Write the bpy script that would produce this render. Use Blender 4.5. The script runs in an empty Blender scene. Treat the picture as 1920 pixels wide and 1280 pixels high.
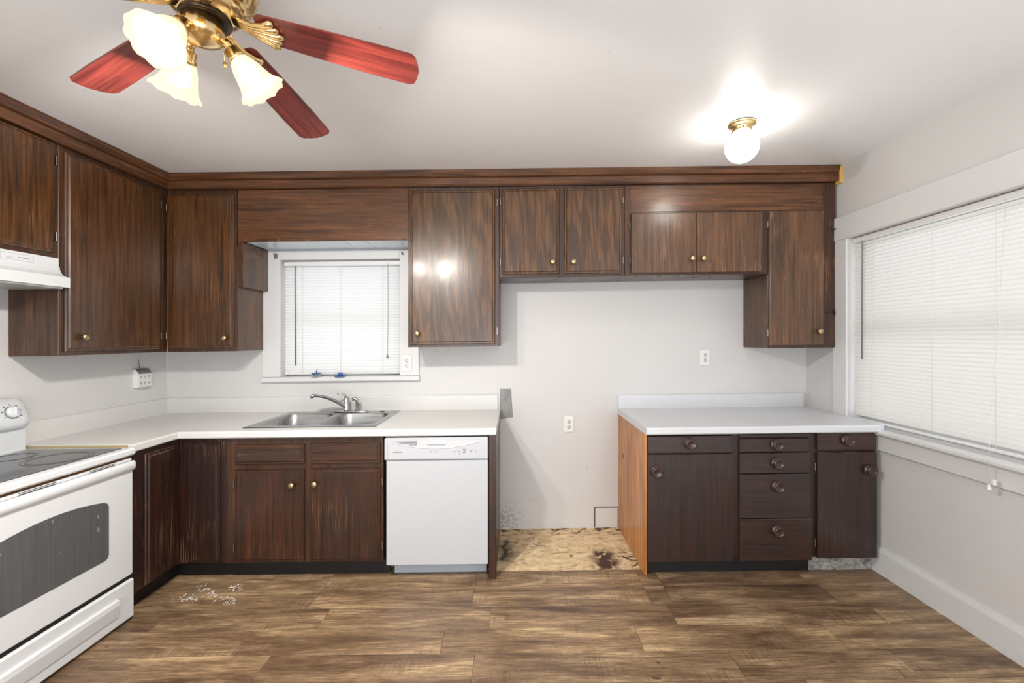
import bpy, bmesh, math, random
from mathutils import Vector, Matrix
random.seed(7)
S = bpy.context.scene
COL = S.collection

# ------------------------------------------------------------------ camera, world, lights, exposure
FPX, CX, CY, H, D, K = 830.0, 968.0, 634.0, 1.372, 3.2, 0.012   # K: the old house leans about 0.7 degrees
CEIL, XL, XR, YF = 2.46, -2.525, 2.095, -1.5
cd = bpy.data.cameras.new('camera'); cam = bpy.data.objects.new('camera', cd); COL.objects.link(cam)
cam.location = (0, 0, H); cam.rotation_euler = (math.pi/2, 0, 0)
cd.sensor_width = 36; cd.lens = 36*FPX/1920; cd.shift_x = -(CX-960)/1920; cd.shift_y = (CY-640)/1920
cd.clip_start = .02
S.camera = cam
S.view_settings.view_transform = 'Standard'; S.view_settings.look = 'None'
S.view_settings.exposure = 0.0; S.view_settings.gamma = 1; S.view_settings.use_curve_mapping = False
S.cycles.use_denoising = True
S.cycles.max_bounces = 8; S.cycles.diffuse_bounces = 5; S.cycles.glossy_bounces = 4
S.cycles.sample_clamp_indirect = 8.0; S.cycles.caustics_reflective = False; S.cycles.caustics_refractive = False
W = bpy.data.worlds.new('world'); S.world = W; W.use_nodes = True
W.node_tree.nodes['Background'].inputs[0].default_value = (.80, .88, 1, 1)
W.node_tree.nodes['Background'].inputs[1].default_value = 1.5
def area(name, loc, rot, sx, sy, power, color=(1, 1, 1)):
    l = bpy.data.lights.new(name, 'AREA'); l.shape = 'RECTANGLE'; l.size = sx; l.size_y = sy; l.energy = power; l.color = color
    o = bpy.data.objects.new(name, l); COL.objects.link(o); o.location = loc; o.rotation_euler = rot; return o
def point(name, loc, power, r, color):
    l = bpy.data.lights.new(name, 'POINT'); l.energy = power; l.shadow_soft_size = r; l.color = color
    o = bpy.data.objects.new(name, l); COL.objects.link(o); o.location = loc; return o
R90 = math.pi/2
area('daylight_side_window', (2.75, 2.1, 1.5), (0, R90, 0), 1.3, 1.5, 8.0, (1, .975, .93))
area('daylight_sink_window', (-1.26, 3.85, 1.6), (-R90, 0, 0), 1.0, 1.0, 3.2, (1, .98, .95))
area('fill_behind_camera', (0.15, -1.75, .75), (R90+math.radians(42), 0, 0), 3.6, 1.6, 98, (.96, .985, 1))  # added fill lamp, unseen, tilted up to brighten ceiling and walls
FAN_W, FAN_SHADE, GLOBE, BULB = 23.0, .90, 20.0, 13.0
WARM = (1, .95, .88)

# ------------------------------------------------------------------ helpers
def X(px, d): return (px-CX)*d/FPX
def Z(py, d, px=CX): return H-(py-CY)*d/FPX - K*X(px, d)
def lin(r, g, b):
    f = lambda c: (c/255/12.92) if c/255 <= .04045 else ((c/255+.055)/1.055)**2.4
    return (f(r), f(g), f(b), 1)
TB = lambda yref: (lambda u, o, w: (u, yref-o, w))      # faces the camera
TL = lambda xref: (lambda u, o, w: (xref+o, u, w))      # on the left wall, faces +x
TR = lambda xref: (lambda u, o, w: (xref-o, u, w))      # on the right wall, faces -x
ID = lambda x, y, z: (x, y, z)
class MB:
    def __init__(s, T=ID, shear=True): s.v, s.f, s.s, s.T, s.k = [], [], [], T, (K if shear else 0)
    def add(s, vs, fs, smooth=False):
        n = len(s.v)
        for v in vs:
            x, y, z = s.T(*v); s.v.append((x, y, z+s.k*x))
        for f in fs: s.f.append([i+n for i in f]); s.s.append(smooth)
        return s
    def box(s, x0, x1, y0, y1, z0, z1, b=0):
        x0, x1 = sorted((x0, x1)); y0, y1 = sorted((y0, y1)); z0, z1 = sorted((z0, z1))
        if b <= 0:
            vs = [(x, y, z) for x in (x0, x1) for y in (y0, y1) for z in (z0, z1)]
            return s.add(vs, [(0,1,3,2),(4,6,7,5),(0,4,5,1),(2,3,7,6),(0,2,6,4),(1,5,7,3)])
        b = min(b, (x1-x0)*.45, (y1-y0)*.45, (z1-z0)*.45)
        c = ((x0+x1)/2, (y0+y1)/2, (z0+z1)/2); h = ((x1-x0)/2, (y1-y0)/2, (z1-z0)/2)
        vs, ix = [], {}
        for sx in (-1, 1):
            for sy in (-1, 1):
                for sz in (-1, 1):
                    sg = (sx, sy, sz)
                    for a in range(3):
                        ix[sg, a] = len(vs)
                        vs.append(tuple(c[i]+sg[i]*(h[i]-(0 if i == a else b)) for i in range(3)))
        fs = []
        for a in range(3):
            p, q = [i for i in range(3) if i != a]
            for sa in (-1, 1):
                def g(sp, sq):
                    t = [0, 0, 0]; t[a], t[p], t[q] = sa, sp, sq; return ix[tuple(t), a]
                fs.append((g(-1,-1), g(1,-1), g(1,1), g(-1,1)))
            for sp in (-1, 1):
                for sq in (-1, 1):
                    def e(sa, ax):
                        t = [0, 0, 0]; t[a], t[p], t[q] = sa, sp, sq; return ix[tuple(t), ax]
                    fs.append((e(-1,p), e(1,p), e(1,q), e(-1,q)))
        for sg in {k[0] for k in ix}: fs.append((ix[sg,0], ix[sg,1], ix[sg,2]))
        return s.add(vs, fs)
    def prism(s, poly, ax, t0, t1, smooth=False):
        n = len(poly); vs = []
        for t in (t0, t1):
            for a, b in poly: vs.append({0:(t,a,b), 1:(a,t,b), 2:(a,b,t)}[ax])
        s.add(vs, [tuple(range(n)), tuple(range(2*n-1, n-1, -1))])
        m = len(s.v)-2*n
        for i in range(n):
            j = (i+1) % n; s.f.append([m+i, m+j, m+n+j, m+n+i]); s.s.append(smooth)
        return s
    def rings(s, rings, close=True, caps=(True, True), smooth=True):
        n = len(rings[0]); vs = [p for r in rings for p in r]; fs = []
        for i in range(len(rings)-1):
            for j in range(n if close else n-1):
                k = (j+1) % n; fs.append((i*n+j, i*n+k, (i+1)*n+k, (i+1)*n+j))
        s.add(vs, fs, smooth); m = len(s.v)-len(vs)
        if caps[0]: s.f.append([m+i for i in range(n)]); s.s.append(False)
        if caps[1]: s.f.append([m+len(vs)-n+i for i in range(n)]); s.s.append(False)
        return s
    def lathe(s, prof, c=(0,0,0), axis=(0,0,1), n=20, mod=None, caps=(True, True)):
        a = Vector(axis).normalized(); t = Vector((1,0,0)) if abs(a.x) < .9 else Vector((0,1,0))
        e1 = a.cross(t).normalized(); e2 = a.cross(e1); c = Vector(c); out = []
        for i, (r, h) in enumerate(prof):
            ring = []
            for j in range(n):
                th = 2*math.pi*j/n; rr, hh = (r, h) if mod is None else mod(i, th, r, h)
                ring.append(tuple(c+a*hh+(e1*math.cos(th)+e2*math.sin(th))*max(rr, 1e-5)))
            out.append(ring)
        return s.rings(out, True, caps)
    def tube(s, pts, r, n=8):
        pts = [Vector(p) for p in pts]; rr = r if isinstance(r, (list, tuple)) else [r]*len(pts); out = []
        for i, p in enumerate(pts):
            d = (pts[min(i+1, len(pts)-1)]-pts[max(i-1, 0)]).normalized()
            t = Vector((0,0,1)) if abs(d.z) < .9 else Vector((1,0,0))
            e1 = d.cross(t).normalized(); e2 = d.cross(e1)
            out.append([tuple(p+(e1*math.cos(2*math.pi*j/n)+e2*math.sin(2*math.pi*j/n))*rr[i]) for j in range(n)])
        return s.rings(out)
    def frame(s, u0, u1, w0, w1, prof):
        """a panel of nested rectangles: prof = [(inset, outward)...], capped at front"""
        rg = [[(u0+i,o,w0+i),(u1-i,o,w0+i),(u1-i,o,w1-i),(u0+i,o,w1-i)] for i, o in prof]
        return s.rings(rg, True, (True, True), False)
    def mesh(s, name, org=(0,0,0)):
        me = bpy.data.meshes.new(name); o = Vector(org)
        me.from_pydata([tuple(Vector(v)-o) for v in s.v], [], s.f)
        me.polygons.foreach_set('use_smooth', s.s)
        bm = bmesh.new(); bm.from_mesh(me); bmesh.ops.recalc_face_normals(bm, faces=bm.faces); bm.to_mesh(me); bm.free()
        return me
ORG = {}
def tag(o, label=None, cat=None, group=None, kind=None):
    for k, v in (('label', label), ('category', cat), ('group', group), ('kind', kind)):
        if v: o[k] = v
    return o
def thing(name, label, cat, loc, group=None):
    o = bpy.data.objects.new(name, None); COL.objects.link(o); o.empty_display_size = .1
    loc = (loc[0], loc[1], loc[2]+K*loc[0]); o.location = loc; ORG[o] = loc
    return tag(o, label, cat, group)
def part(mb, name, m, parent, label=None, kind=None):
    org = ORG[parent]; o = bpy.data.objects.new(name, mb.mesh(name, org)); COL.objects.link(o)
    o.data.materials.append(m); o.parent = parent; ORG[o] = org
    return tag(o, label, None, None, kind)
def solo(mb, name, m, label=None, cat=None, loc=(0,0,0), group=None, kind=None):
    o = bpy.data.objects.new(name, mb.mesh(name, loc)); COL.objects.link(o); o.location = loc; ORG[o] = tuple(loc)
    o.data.materials.append(m); return tag(o, label, cat, group, kind)
def copies(src, offs):
    for d in offs:
        c = src.copy(); COL.objects.link(c); c.location = Vector(src.location)+Vector(d); c.parent = src.parent

# ------------------------------------------------------------------ materials
class NT:
    def __init__(s, name):
        s.m = bpy.data.materials.new(name); s.m.use_nodes = True; s.t = s.m.node_tree
        s.b = s.t.nodes['Principled BSDF']; s.out = s.t.nodes['Material Output']
    def n(s, typ, props=None, **inp):
        nd = s.t.nodes.new(typ)
        for k, v in (props or {}).items(): setattr(nd, k, v)
        for k, v in inp.items(): s.set(nd.inputs[int(k[1:]) if k[0] == 'i' and k[1:].isdigit() else k.replace('_', ' ')], v)
        return nd
    def set(s, sock, v):
        if isinstance(v, bpy.types.NodeSocket): s.t.links.new(v, sock)
        else: sock.default_value = v
    def coord(s, kind='Object'): return s.n('ShaderNodeTexCoord').outputs[kind]
    def mapped(s, scale, loc=(0,0,0), rnd=False):
        v = s.coord()
        if rnd:
            r = s.n('ShaderNodeObjectInfo').outputs['Random']
            k = s.n('ShaderNodeMath', {'operation':'MULTIPLY'}, i0=r, i1=37.0).outputs[0]
            v = s.n('ShaderNodeVectorMath', {'operation':'ADD'}, i0=v, i1=k).outputs[0]
        return s.n('ShaderNodeMapping', None, Vector=v, Scale=scale, Location=loc).outputs[0]
    def noise(s, vec, scale=1, detail=4, rough=.55, dist=0):
        return s.n('ShaderNodeTexNoise', None, Vector=vec, Scale=scale, Detail=detail, Roughness=rough, Distortion=dist).outputs['Fac']
    def ramp(s, fac, *stops):
        nd = s.n('ShaderNodeValToRGB', None, Fac=fac); e = nd.color_ramp.elements
        while len(e) < len(stops): e.new(.5)
        for x, (p, c) in zip(e, stops):
            x.position = p; x.color = c if not isinstance(c, (int, float)) else (c, c, c, 1)
        return nd.outputs[0]
    def mix(s, fac, a, b, mode='MIX'):
        nd = s.n('ShaderNodeMix', {'data_type':'RGBA', 'blend_type':mode}); s.set(nd.inputs[0], fac); s.set(nd.inputs[6], a); s.set(nd.inputs[7], b)
        return nd.outputs[2]
    def math(s, op, a, b=0.0): return s.n('ShaderNodeMath', {'operation':op}, i0=a, i1=b).outputs[0]
    def bump(s, h, strength=.2, dist=.002):
        s.set(s.b.inputs['Normal'], s.n('ShaderNodeBump', None, Height=h, Strength=strength, Distance=dist).outputs[0])
    def p(s, **kw):
        for k, v in kw.items(): s.set(s.b.inputs[k.replace('_', ' ')], v)
        return s.m
def plain(name, col, rough=.5, metal=0.0, **kw):
    t = NT(name); return t.p(Base_Color=col, Roughness=rough, Metallic=metal, **kw)
def box_mask(t, lo, hi, soft=.03, warp=0):
    """1 inside a box of object coordinates, with soft edges"""
    co = t.coord(); m = None
    if warp:
        nz = t.n('ShaderNodeTexNoise', None, Vector=co, Scale=9.0, Detail=4.0).outputs['Color']
        co = t.n('ShaderNodeVectorMath', {'operation':'ADD'}, i0=co, i1=t.n('ShaderNodeVectorMath', {'operation':'SCALE'}, i0=t.n('ShaderNodeVectorMath', {'operation':'SUBTRACT'}, i0=nz, i1=(.5,.5,.5)).outputs[0], Scale=warp).outputs[0]).outputs[0]
    xyz = t.n('ShaderNodeSeparateXYZ', None, Vector=co)
    for i in range(3):
        for v, sg in ((lo[i], 1), (hi[i], -1)):
            if v is None: continue
            a = t.n('ShaderNodeMapRange', None, Value=xyz.outputs[i]); a.inputs[1].default_value = v-soft*sg; a.inputs[2].default_value = v+soft*sg
            m = a.outputs[0] if m is None else t.math('MULTIPLY', m, a.outputs[0])
    return m
def wood(name, dark, light, axis='z', rough=.32, wear=0.0, wave=0.0, vary=.35, wearcol=lin(190,150,110), spec=.5, bump=.12, coat=.25):
    t = NT(name); ai = 'xyz'.index(axis)
    sc = lambda a, l: tuple(l if i == ai else a for i in range(3))
    g = t.noise(t.mapped(sc(55, 2.2), rnd=True), 1, 6, .6, .6)
    col = t.ramp(g, (.30, dark), (.72, light))
    if wave:
        w = t.n('ShaderNodeTexWave', {'wave_type':'BANDS', 'bands_direction':'DIAGONAL'}, Vector=t.mapped(sc(1, .16), rnd=True), Scale=9.0, Distortion=9.0, Detail=2.0, Detail_Scale=1.6).outputs['Fac']
        col = t.mix(t.math('MULTIPLY', t.ramp(w, (.25, 0), (.8, 1)), wave), col, dark)
    pores = t.noise(t.mapped(sc(320, 9), rnd=True), 1, 3, .6)
    col = t.mix(t.ramp(pores, (.52, 0), (.72, .55)), col, tuple(c*.45 for c in dark[:3])+(1,))
    bl = t.noise(t.mapped(sc(4.5, 1.6), rnd=True), 1, 5, .6, .4)
    k0 = 1-vary
    col = t.mix(1.0, col, t.ramp(bl, (.28, (k0, k0, k0*.98, 1)), (.75, (1.28, 1.22, 1.15, 1))), 'MULTIPLY')
    if wear:
        sp = t.noise(t.mapped(sc(85, 28), rnd=True), 1, 2, .5)
        col = t.mix(t.ramp(sp, (.74, 0), (.79, wear)), col, wearcol)
        st = t.noise(t.mapped(sc(210, 5), rnd=True), 1, 2, .5)
        am = t.ramp(t.noise(t.mapped((3.5, 3.5, 3.5), rnd=True), 1, 3), (.5, 0), (.68, 1))
        col = t.mix(t.math('MULTIPLY', t.ramp(st, (.55, 0), (.64, wear*.8)), am), col, wearcol)
    t.bump(g, bump, .002)
    return t.p(Base_Color=col, Roughness=t.ramp(bl, (.3, rough+.12), (.7, rough-.08)), Specular_IOR_Level=spec, Coat_Weight=coat, Coat_Roughness=.16)
UD, UL = lin(43,26,13), lin(106,68,36)
M = {}
M['upper_v'] = wood('stained_oak_upright', UD, UL, 'z', .30, .25)
M['upper_w'] = wood('stained_oak_figured', lin(54,34,16), lin(124,84,46), 'z', .30, .12, wave=.6)
M['upper_worn'] = wood('stained_oak_worn', lin(60,40,26), lin(118,84,58), 'z', .34, .75, wearcol=lin(176,132,104))
M['upper_hx'] = wood('stained_oak_level', lin(54,31,17), lin(120,77,45), 'x', .28, .2)
M['upper_hy'] = wood('stained_oak_level_side', lin(54,31,17), lin(120,77,45), 'y', .28, .2)
M['frame'] = wood('stained_frame_wood', lin(38,22,12), lin(84,52,28), 'z', .35, .2)
M['low_v'] = wood('dark_stained_doors', lin(28,14,8), lin(78,43,22), 'z', .38, .2, vary=.5)
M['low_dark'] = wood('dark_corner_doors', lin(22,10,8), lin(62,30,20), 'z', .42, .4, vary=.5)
M['low_hx'] = wood('dark_stained_drawers', lin(34,20,13), lin(80,50,32), 'x', .38, .15)
M['base'] = wood('blackbrown_paint_wood', lin(34,21,18), lin(58,38,32), 'z', .36, .15, vary=.3, wearcol=lin(120,70,50))
M['base_h'] = wood('blackbrown_paint_wood_level', lin(38,25,22), lin(64,43,37), 'x', .36, .15, vary=.3, wearcol=lin(130,90,70))
M['honey'] = wood('honey_pine_side', lin(164,100,40), lin(226,158,84), 'z', .4, .2, vary=.4)
M['rawwood'] = wood('raw_yellow_wood', lin(196,150,70), lin(236,196,116), 'z', .6)
M['knobwood'] = wood('dark_turned_wood', lin(40,24,20), lin(78,52,44), 'y', .28)
M['blade'] = wood('red_mahogany_blade', lin(90,28,26), lin(152,64,54), 'x', .3, .2, vary=.35, wearcol=lin(215,150,130))
M['black'] = plain('black_paint', lin(16,15,17), .5)
M['gap'] = plain('dark_gap', lin(12,9,8), .8)
M['brass'] = plain('polished_brass', lin(236,206,150), .24, 1.0)
M['oldbrass'] = plain('worn_brass', lin(186,164,126), .36, 1.0)
M['darkmetal'] = plain('dark_metal', lin(74,64,54), .35, 1.0)
M['chrome'] = plain('chrome', lin(205,205,208), .1, 1.0)
M['hinge'] = plain('dull_hinge_steel', lin(150,142,132), .35, 1.0)
M['enamel'] = plain('white_enamel', lin(214,216,218), .22)
M['dishwhite'] = plain('dishwasher_white', lin(188,190,194), .3)
M['greyplastic'] = plain('grey_plastic', lin(120,121,122), .5)
M['ink'] = plain('grey_ink', lin(88,88,92), .6)
M['whiteplastic'] = plain('white_plastic', lin(226,225,222), .35)
M['slot'] = plain('slot_dark', lin(60,56,52), .6)
M['blue'] = plain('blue_rubber', lin(48,92,150), .5)
M['tape'] = None
def mk_wall(name, col, dirt=False, bumpiness=.25, rough=.5):
    t = NT(name)
    a = t.noise(t.mapped((2.2, 2.2, 2.2)), 1, 5, .6)
    c = t.mix(t.ramp(a, (.35, 0), (.7, .35)), col, tuple(x*.93 for x in col[:3])+(1,))
    sp = t.noise(t.mapped((38, 38, 30)), 1, 3, .5)
    c = t.mix(t.ramp(sp, (.745, 0), (.79, .35)), c, lin(150,146,140))
    if dirt:
        for lo, hi, soft, sc, th, amt, ofs in (((-.14,None,-.05),(.78,None,.16),.25,(60,60,48),.58,.75,0), ((-.14,None,-.05),(.0,None,.14),.10,(34,34,40),.47,.85,4), ((-.14,None,-.05),(.78,None,.45),.25,(22,22,16),.605,.65,9)):
            d = t.noise(t.mapped(sc, (ofs, ofs, 0)), 1, 8, .78, .8)
            m = box_mask(t, lo, hi, soft)
            c = t.mix(t.math('MULTIPLY', t.ramp(t.math('ADD', d, t.math('MULTIPLY', m, .06)), (th+.06, 0), (th+.11, amt)), m), c, lin(70,62,57))
    b = t.noise(t.mapped((14, 14, 14)), 1, 6, .65)
    t.bump(b, bumpiness, .004)
    return t.p(Base_Color=c, Roughness=rough)
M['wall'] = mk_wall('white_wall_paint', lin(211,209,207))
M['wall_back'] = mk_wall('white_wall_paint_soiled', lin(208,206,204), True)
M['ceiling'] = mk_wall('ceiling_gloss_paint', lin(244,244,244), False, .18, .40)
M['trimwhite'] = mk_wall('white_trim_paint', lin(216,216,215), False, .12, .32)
def mk_floor():
    t = NT('rustic_plank_vinyl')
    v = lambda sc: t.mapped(sc, rnd=True)
    a = t.noise(v((1.5, 9, 9)), 1, 6, .62, .8)
    c = t.ramp(a, (.28, lin(84,66,52)), (.43, lin(128,104,80)), (.55, lin(162,136,106)), (.70, lin(214,186,146)))
    g = t.noise(v((6, 120, 120)), 1, 5, .65, .3)
    c = t.mix(t.ramp(g, (.36, .6), (.58, 0)), c, lin(84,62,44))
    md = t.noise(v((16, 70, 70)), 1, 8, .82, .4)
    c = t.mix(1.0, c, t.ramp(md, (.34, (.62,.60,.58,1)), (.64, (1.22,1.22,1.20,1))), 'MULTIPLY')
    s = t.noise(v((150, 5, 5)), 1, 3, .6)
    sm = t.ramp(t.noise(v((2.5, 5, 5)), 1, 3), (.48, 0), (.62, .5))
    c = t.mix(t.math('MULTIPLY', t.ramp(s, (.5, 0), (.66, 1)), sm), c, lin(58,42,30))
    kn = t.noise(v((9, 16, 16)), 1, 2, .5)
    c = t.mix(t.ramp(kn, (.74, 0), (.80, .7)), c, lin(48,34,26))
    r = t.n('ShaderNodeObjectInfo').outputs['Random']
    c = t.mix(1.0, c, t.ramp(r, (0, (.82, .79, .78, 1)), (1, (1.1, 1.08, 1.04, 1))), 'MULTIPLY')
    t.bump(g, .12, .0015)
    return t.p(Base_Color=c, Roughness=t.ramp(a, (.3, .34), (.7, .46)))
M['plank'] = mk_floor()
def mk_sub():
    t = NT('stained_bare_underlay')
    a = t.noise(t.mapped((13, 22, 13)), 1, 7, .75, .5)
    c = t.ramp(a, (.30, lin(168,138,98)), (.45, lin(214,186,142)), (.66, lin(242,222,188)))
    d = t.noise(t.mapped((11, 17, 9), (3, 1, 0)), 1, 7, .72, .6)
    c = t.mix(t.ramp(d, (.565, 0), (.66, .9)), c, lin(98,66,40))
    for lo, hi, th, cc in (((.47,2.62,None),(.62,2.86,None),.40,lin(52,28,18)), ((.62,2.64,None),(.74,2.84,None),.52,lin(60,34,22)), ((-.12,2.72,None),(-.03,3.02,None),.35,lin(40,34,28)), ((-.14,3.12,None),(.75,3.22,None),.50,lin(52,36,24)), ((-.1,2.84,None),(.25,3.05,None),.56,lin(120,92,60))):
        e = t.noise(t.mapped((15, 19, 9), (th*9, 0, 0)), 1, 7, .7, .5)
        c = t.mix(t.math('MULTIPLY', t.ramp(e, (th, 0), (th+.05, .95)), box_mask(t, lo, hi, .04, .22)), c, cc)
    t.bump(d, .5, .004)
    return t.p(Base_Color=c, Roughness=.8)
M['sub'] = mk_sub()
def mk_counter(name, col, speck):
    t = NT(name)
    a = t.noise(t.mapped((3, 5, 3)), 1, 5, .6)
    c = t.mix(t.ramp(a, (.4, 0), (.75, .5)), col, tuple(x*.9 for x in col[:3])+(1,))
    s = t.noise(t.mapped((170, 170, 170)), 1, 2, .5)
    c = t.mix(t.ramp(s, (.62, 0), (.72, speck)), c, lin(150,150,152))
    return t.p(Base_Color=c, Roughness=.3)
M['counter'] = mk_counter('cream_laminate', lin(214,213,210), .12)
M['counter2'] = mk_counter('speckled_white_laminate', lin(214,215,218), .35)
def mk_steel():
    t = NT('brushed_steel'); g = t.noise(t.mapped((4, 90, 90)), 1, 3)
    return t.p(Base_Color=t.ramp(g, (.3, lin(150,151,152)), (.7, lin(186,187,188))), Metallic=1.0, Roughness=.3)
M['steel'] = mk_steel()
def mk_tape():
    t = NT('grey_tape'); g = t.noise(t.mapped((25, 25, 12)), 1, 5, .6)
    return t.p(Base_Color=t.ramp(g, (.3, lin(112,112,112)), (.7, lin(150,149,147))), Roughness=.45)
M['tape'] = mk_tape()
def mk_glass_top():
    t = NT('black_cooktop_glass'); g = t.noise(t.mapped((60, 60, 60)), 1, 4, .7)
    return t.p(Base_Color=t.ramp(g, (.4, lin(44,46,49)), (.8, lin(74,76,80))), Roughness=.12)
M['cooktop'] = mk_glass_top()
def mk_oven_glass():
    t = NT('oven_window_glass'); g = t.noise(t.mapped((90, 120, 4)), 1, 4, .6)
    s = t.noise(t.mapped((60, 60, 22)), 1, 2)
    c = t.ramp(g, (.3, lin(80,81,83)), (.75, lin(92,93,95)))
    c = t.mix(t.ramp(s, (.74, 0), (.79, .4)), c, lin(200,200,200))
    return t.p(Base_Color=c, Roughness=.25)
M['ovenglass'] = mk_oven_glass()
def mk_slat(name, col, tr):
    t = NT(name); d = t.n('ShaderNodeBsdfDiffuse', None, Color=col); l = t.n('ShaderNodeBsdfTranslucent', None, Color=col)
    m = t.n('ShaderNodeMixShader', None, i0=tr, i1=d.outputs[0], i2=l.outputs[0])
    t.t.links.new(m.outputs[0], t.out.inputs[0]); return t.m
M['slat'] = mk_slat('blind_slat_white', (.80,.80,.79,1), .28)
M['slat2'] = mk_slat('blind_slat_ivory', (.80,.785,.745,1), .28)
def mk_glass():
    t = NT('window_glass'); a = t.n('ShaderNodeBsdfTransparent', None, Color=(.94,.95,.95,1)); g = t.n('ShaderNodeBsdfGlossy', None, Roughness=.02)
    m = t.n('ShaderNodeMixShader', None, i0=.06, i1=a.outputs[0], i2=g.outputs[0])
    t.t.links.new(m.outputs[0], t.out.inputs[0]); return t.m
M['glass'] = mk_glass()
def glow(name, col, strength, base=(.3,.28,.24,1)):
    t = NT(name); return t.p(Base_Color=base, Roughness=.35, Emission_Color=col, Emission_Strength=strength)
def mk_shade():
    t = glow('lit_frosted_shade', (1,.87,.64,1), FAN_SHADE); nt = t.node_tree
    a = nt.nodes.new('ShaderNodeBsdfTransparent'); a.inputs[0].default_value = (1,.93,.80,1); m = nt.nodes.new('ShaderNodeMixShader'); m.inputs[0].default_value = .2
    nt.links.new(nt.nodes['Principled BSDF'].outputs[0], m.inputs[1]); nt.links.new(a.outputs[0], m.inputs[2]); nt.links.new(m.outputs[0], nt.nodes['Material Output'].inputs[0]); return t
M['shade'] = mk_shade()
M['bulb'] = glow('lit_bulb', (1,.90,.74,1), BULB)
M['globe'] = glow('lit_globe', (1,.96,.89,1), GLOBE)
M['panel_glow'] = plain('soffit_white', lin(232,238,244), .35)
M['panel_pane'] = plain('soffit_diffuser', lin(206,220,230), .2)
M['blue_trim'] = plain('blue_tape_edge', lin(70,84,120), .5)
M['flake'] = plain('plaster_flakes', lin(232,230,226), .7)
M['exterior'] = plain('neighbour_stucco', lin(230,196,160), .9)
M['toepeel'] = None
def mk_peel():
    t = NT('peeling_toe_board'); a = t.noise(t.mapped((26, 26, 34)), 1, 8, .8, .2)
    return t.p(Base_Color=t.ramp(a, (.36, lin(66,66,70)), (.50, lin(150,146,140)), (.7, lin(196,192,184))), Roughness=.6)
M['toepeel'] = mk_peel()
M['dwkick'] = plain('dishwasher_kick_grey', lin(176,184,194), .4)

# ------------------------------------------------------------------ room shell
def struct(mb, name, m): return solo(mb, name, m, kind='structure')
WO = (-1.697, -.838, 1.113, 1.955)         # sink window opening x0 x1 z0 z1
w = MB(); T_ = .14
w.box(XL-.1, WO[0], D, D+T_, -.1, CEIL+.1); w.box(WO[1], XR+.1, D, D+T_, -.1, CEIL+.1)
w.box(WO[0], WO[1], D, D+T_, -.1, WO[2]); w.box(WO[0], WO[1], D, D+T_, WO[3], CEIL+.1)
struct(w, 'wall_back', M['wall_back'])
SO = (1.42, 2.785, .825, 1.975)            # side window opening y0 y1 z0 z1
w = MB()
w.box(XR, XR+T_, SO[1], D, -.1, CEIL+.1); w.box(XR, XR+T_, YF, SO[0], -.1, CEIL+.1)
w.box(XR, XR+T_, SO[0], SO[1], -.1, SO[2]); w.box(XR, XR+T_, SO[0], SO[1], SO[3], CEIL+.1)
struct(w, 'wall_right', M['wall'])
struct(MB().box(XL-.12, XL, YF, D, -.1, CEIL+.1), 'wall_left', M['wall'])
w = MB()                                     # unseen wall behind the camera, its opening added to let the fill lamp in
w.box(XL-.1, -1.7, YF-.1, YF, -.1, CEIL+.1); w.box(2.0, XR+.1, YF-.1, YF, -.1, CEIL+.1); w.box(-1.7, 2.0, YF-.1, YF, 2.42, CEIL+.1); w.box(-1.7, 2.0, YF-.1, YF, -.1, .28)
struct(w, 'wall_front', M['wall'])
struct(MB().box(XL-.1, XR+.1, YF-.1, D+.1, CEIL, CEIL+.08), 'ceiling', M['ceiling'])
fl = struct(MB().box(XL-.1, XR+.1, YF-.1, D+.1, -.08, -.004), 'floor', M['sub'])
rows = [2.612, 2.438, 2.268, 2.101, 1.933, 1.763]
while rows[-1] > YF+.2: rows.append(rows[-1]-.17)
joints = [[-1.07,-.228,.70,.81,1.62], [-1.07,-.23,.70,.81,1.66], [-1.75,-.95,-.13,.77,1.78], [-1.25,-.335,.56,1.45], [-1.07,-.18,.92,1.62]]
for i in range(len(rows)-1):
    js = joints[i] if i < 5 else [(-2.1+((i*.47) % .9))+.9*k for k in range(5)]
    xs = [XL]+[j for j in js if XL+.1 < j < XR-.1]+[XR]
    for a, b in zip(xs, xs[1:]):
        g = .0006
        part(MB().box(a+g, b-g, rows[i+1]+g, rows[i]-g, -.004, 0, .0008), 'plank', M['plank'], fl)
# trims: crown on both runs of cabinets
c = MB()
prof = [(0,2.362),(.028,2.362),(.034,2.368),(.034,2.408),(.028,2.414),(.04,2.42),(.052,2.44),(.052,2.458),(0,2.458)]
c.prism([(2.885-o, z) for o, z in prof], 0, -2.275+.0, 2.075)
struct(c, 'trim_1', M['upper_hx'])
c = MB(); c.prism([(-2.275+o, z) for o, z in prof], 1, 1.3, 2.88)
struct(c, 'trim_2', M['upper_hy'])
c = MB(TR(XR))
c.prism([(0,0),(.018,0),(.018,.125),(.012,.145),(0,.145)], 0, YF+.01, 2.62)
struct(c, 'baseboard_right', M['trimwhite'])
# sink window
wf = MB(TB(D))
wf.box(-1.824, WO[0], 0, .02, WO[2], 2.02, .003); wf.box(WO[1], -.700, 0, .02, WO[2], 2.02, .003); wf.box(WO[0], WO[1], 0, .02, WO[3], 2.02, .003)
win = struct(wf, 'window_1', M['trimwhite'])
part(MB(TB(D)).box(-1.832, -.694, -.09, .034, WO[2]-.035, WO[2]-.001, .005), 'sill', M['trimwhite'], win)
s_ = MB(TB(D)); a0, a1, b0, b1 = WO[0]+.001, WO[1]-.001, WO[2]+.001, WO[3]-.001
for q in ((a0,a0+.045,b0,b1),(a1-.045,a1,b0,b1),(a0+.045,a1-.045,b0,b0+.05),(a0+.045,a1-.045,b1-.045,b1),(a0+.045,a1-.045,1.515,1.55)): s_.box(q[0],q[1],-.125,-.085,q[2],q[3],.004)
part(s_, 'sash', M['trimwhite'], win)
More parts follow.
